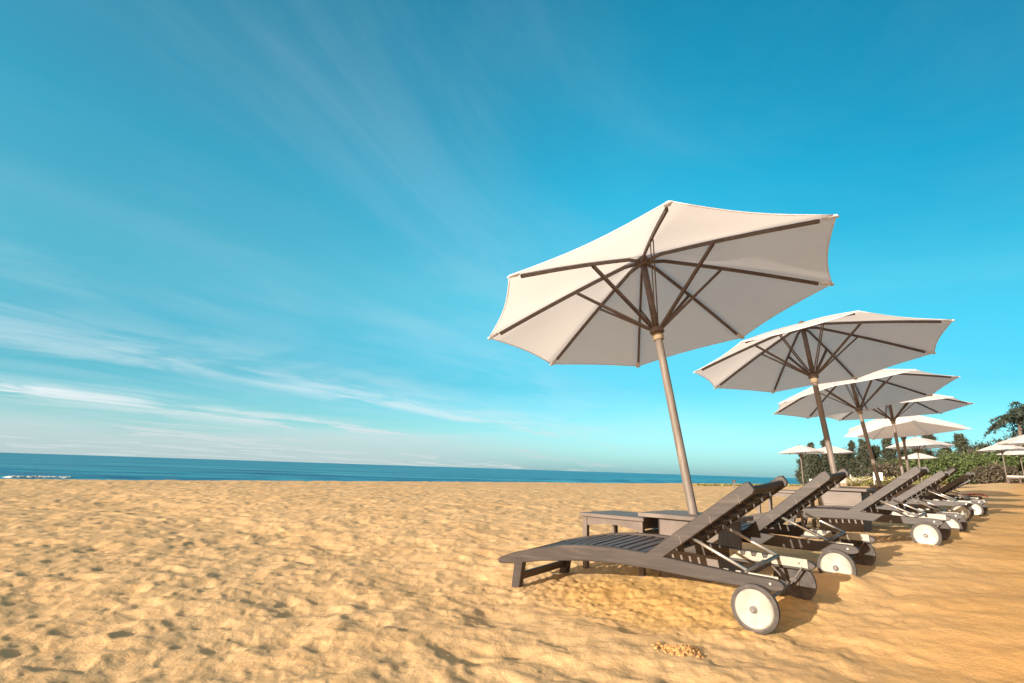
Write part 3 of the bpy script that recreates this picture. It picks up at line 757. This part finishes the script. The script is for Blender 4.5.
def bush(px_r, depth, h, w, seed, label, mat='bush', nm='shrub', cat='shrub', grp='green shrubs hedging the beach', dz=0):
    rng = np.random.default_rng(seed); x, y, z = at_px(px_r, depth)
    r = thing(nm, label, cat, grp, Matrix.Translation((x, y, z - .05 + dz)))
    tk = MB()
    for i in range(6):
        az_ = rng.uniform(0, 6.28); tk.tube([(0, 0, 0), (math.cos(az_) * w * .5, math.sin(az_) * w * .5, h * .65)], [.05, .015], 5)
    tk.obj('stem', M['trunk'], r)
    leaf_mesh('crown', clumps(rng, 46, 70, w, h * .48, h * .50, min(w, h) * .45), rng, .11, M[mat], r, .5)
rng0 = random.Random(11)
CAS = [(.512, 70, 3.9, .8), (.524, 66, 4.4, 1.0), (.536, 69, 4.2, 1.3), (.556, 66, 4.4, 1.3), (.577, 64, 4.5, 1.3), (.598, 66, 4.9, 1.4), (.617, 62, 4.4, 1.5), (.640, 64, 4.9, 1.4), (.662, 62, 4.7, 1.4), (.690, 64, 4.6, 1.6), (.714, 60, 4.6, 1.4), (.740, 62, 4.8, 1.5), (.768, 60, 4.7, 1.5), (.795, 58, 4.6, 1.6)]
wh = ['standing at the sea end of the tree line', 'second from the sea end of the tree line', 'behind the leftmost distant parasol', 'behind the white boat', 'behind the second distant parasol', 'between the second and third parasol poles, tallest spike there',
      'left of the white notice board', 'right behind the white notice board', 'just right of the notice board', 'behind the third parasol pole', 'behind the pole of the fourth parasol', 'behind the pole of the fifth parasol', 'above the far white parasol behind the row', 'right of the far white parasol behind the row']
for i, (p, d, h, w) in enumerate(CAS): casuarina(p, d, h * (1.02 + .15 * math.sin(i * 2.4 + .5)), w * 1.35, 100 + i, 'feathery dark casuarina tree ' + wh[i])
BS = []
k = 0
pos_words = ['left end of the green hedge', 'second shrub from the left end of the hedge', 'third shrub from the left end of the hedge', 'fourth shrub from the left end of the hedge', 'fifth shrub from the left end of the hedge', 'sixth shrub from the left end of the hedge', 'seventh shrub from the left end of the hedge',
             'eighth shrub from the left end of the hedge', 'ninth shrub from the left end of the hedge', 'tenth shrub from the left end of the hedge', 'eleventh shrub from the left end of the hedge', 'last front shrub, at the right edge of the photo']
for i in range(12):
    p = .665 + i * .0262; d = 52 - i * 1.1
    bush(p, d, 2.2 + .35 * (i > 3) + rng0.uniform(-.3, .5), 1.35, 200 + i, 'broad-leaved green shrub, ' + pos_words[i])
for i in range(9):
    p = .78 + i * .026; d = 56 - i * .8
    bush(p, d, 3.3 + i * .30 + rng0.uniform(-.3, .4), 1.6, 300 + i, 'tall dark shrub of the back rank, %s from its left end' % ['first', 'second', 'third', 'fourth', 'fifth', 'sixth', 'seventh', 'eighth', 'ninth'][i], 'pine', 'tall_shrub', 'shrub', 'dark shrubs behind the green hedge')
bush(.665, 50, 1.9, 1.6, 400, 'reddish-brown dry bush behind the third parasol pole', 'dry', 'dry_bush', 'bush', None)
bush(.815, 50, 3.0, 1.1, 401, 'brown withered bush rising from the hedge right of the far white parasol', 'dry', 'dry_bush', 'bush', None)
bush(.850, 40, 1.3, 1.3, 402, 'low brown dry bush at the foot of the hedge, left of the pale sunbed', 'dry', 'dry_bush', 'bush', None)
# palm at the right edge
rngp = np.random.default_rng(77); x, y, z = at_px(.895, 46)
r = thing('palm_tree', 'dark palm with drooping feathery fronds rising above the hedge at the right edge', 'palm', None, Matrix.Translation((x, y, z)))
ht = 5.3
MB().tube([(0, 0, -.2), (.1, 0, ht * .5), (.35, 0, ht)], [.2, .15, .12], 9).obj('trunk', M['trunk'], r, True)
cs = []; fm = MB()
for i in range(30):
    az_ = rngp.uniform(0, 6.28); ln = rngp.uniform(2.0, 3.3); el = rngp.uniform(-.1, 1.25)
    pts = []
    for j in range(11):
        t = j / 10; rr_ = ln * t * math.cos(el) * (1 - .12 * t); zz_ = ht + ln * t * math.sin(el) - 1.35 * t * t * ln * .42
        pts.append(np.array([.35 + math.cos(az_) * rr_, math.sin(az_) * rr_, zz_]))
    fm.tube([tuple(p) for p in pts], [.03] * 10 + [.008], 4)
    for j in range(1, 11):
        q = pts[j]; d = np.array([-math.sin(az_), math.cos(az_), 0])
        for s in np.linspace(-1, 1, 15):
            l = .5 * math.sin(math.pi * (.15 + .8 * j / 10))
            cs.append(q + d * s * l * abs(s) ** .0 - np.array([0, 0, .35 * abs(s) * l]) + rngp.normal(size=3) * .05 + (pts[j] - pts[j - 1]) * rngp.uniform(-1, 0))
fo = fm.obj('frond_rib', M['palm'], r); leaf_mesh('crown', np.array(cs), rngp, .15, M['palm'], r, .25)
# dune grass band
rng = np.random.default_rng(9); pts = []
for i in range(9000):
    p = rng.uniform(.575, .76); d = rng.uniform(50, 57) - (p - .56) * 20; x = p * d; z = float(0)
    pts.append((x, d, 0))
pts = np.array(pts); pts[:, 2] = base_h(pts[:, 0], pts[:, 1]) + rng.uniform(0, 1, len(pts)) ** 1.5 * .75
g = leaf_mesh('dune_grass', pts, rng, .12, M['dune'], None, .3, 1.5); tag(g, 'yellow-green dune grass along the foot of the trees', 'grass', kind='stuff')
# seaweed line on the crest toward the trees
rng = np.random.default_rng(10); n = 4200
t_ = rng.uniform(0, 1, n); uu_ = -15.5 + rng.normal(size=n) * .25; vv_ = 38 + t_ * 26
px_ = FOOT[0] + uu_ * Uv[0] + vv_ * Vv[0]; py_ = FOOT[1] + uu_ * Uv[1] + vv_ * Vv[1]
pts = np.stack([px_, py_, sand_h(px_, py_) + rng.uniform(0, .1, n)], 1)
g = leaf_mesh('beach_litter', pts, rng, .10, M['dune'], None, .4, .2); tag(g, 'thin line of dry weed along the far sand', 'weed', kind='stuff')
# crumbly clods of dug sand in front of the nearest lounger
def clods(cu, cv_, n, su, sv, s, seed, nm):
    rg = random.Random(seed); mb = MB()
    ico = bmesh.new(); bmesh.ops.create_icosphere(ico, subdivisions=1, radius=1); iv = [v.co.copy() for v in ico.verts]; jf = [tuple(v.index for v in f.verts) for f in ico.faces]; ico.free()
    for i in range(n):
        u = cu + rg.gauss(0, su); v = cv_ + rg.gauss(0, sv); x, y = xy_of(u, v); z = float(sand_h(np.array([x]), np.array([y]))[0])
        q = s * rg.uniform(.4, 1.3); a = rg.uniform(0, 6.28)
        pile = max(0, 1 - ((u - cu) / (2 * su)) ** 2 - ((v - cv_) / (2 * sv)) ** 2) * s * 1.2 * rg.uniform(0, 1)
        mb.add([(x + c.x * q * rg.uniform(.55, 1.4), y + c.y * q * rg.uniform(.55, 1.4), z + pile + c.z * q * rg.uniform(.45, 1.0) + q * .1) for c in iv], jf)
    o = mb.obj(nm, M['clod'], None, False); tag(o, kind='stuff'); return o
M['clod'] = plain('damp_sand_crumbs', (0.52, 0.28, 0.10), 0.95, 0, .25, 60, .6)
clods(1.50, -.62, 420, .042, .030, .0080, 3, 'sand_clods')
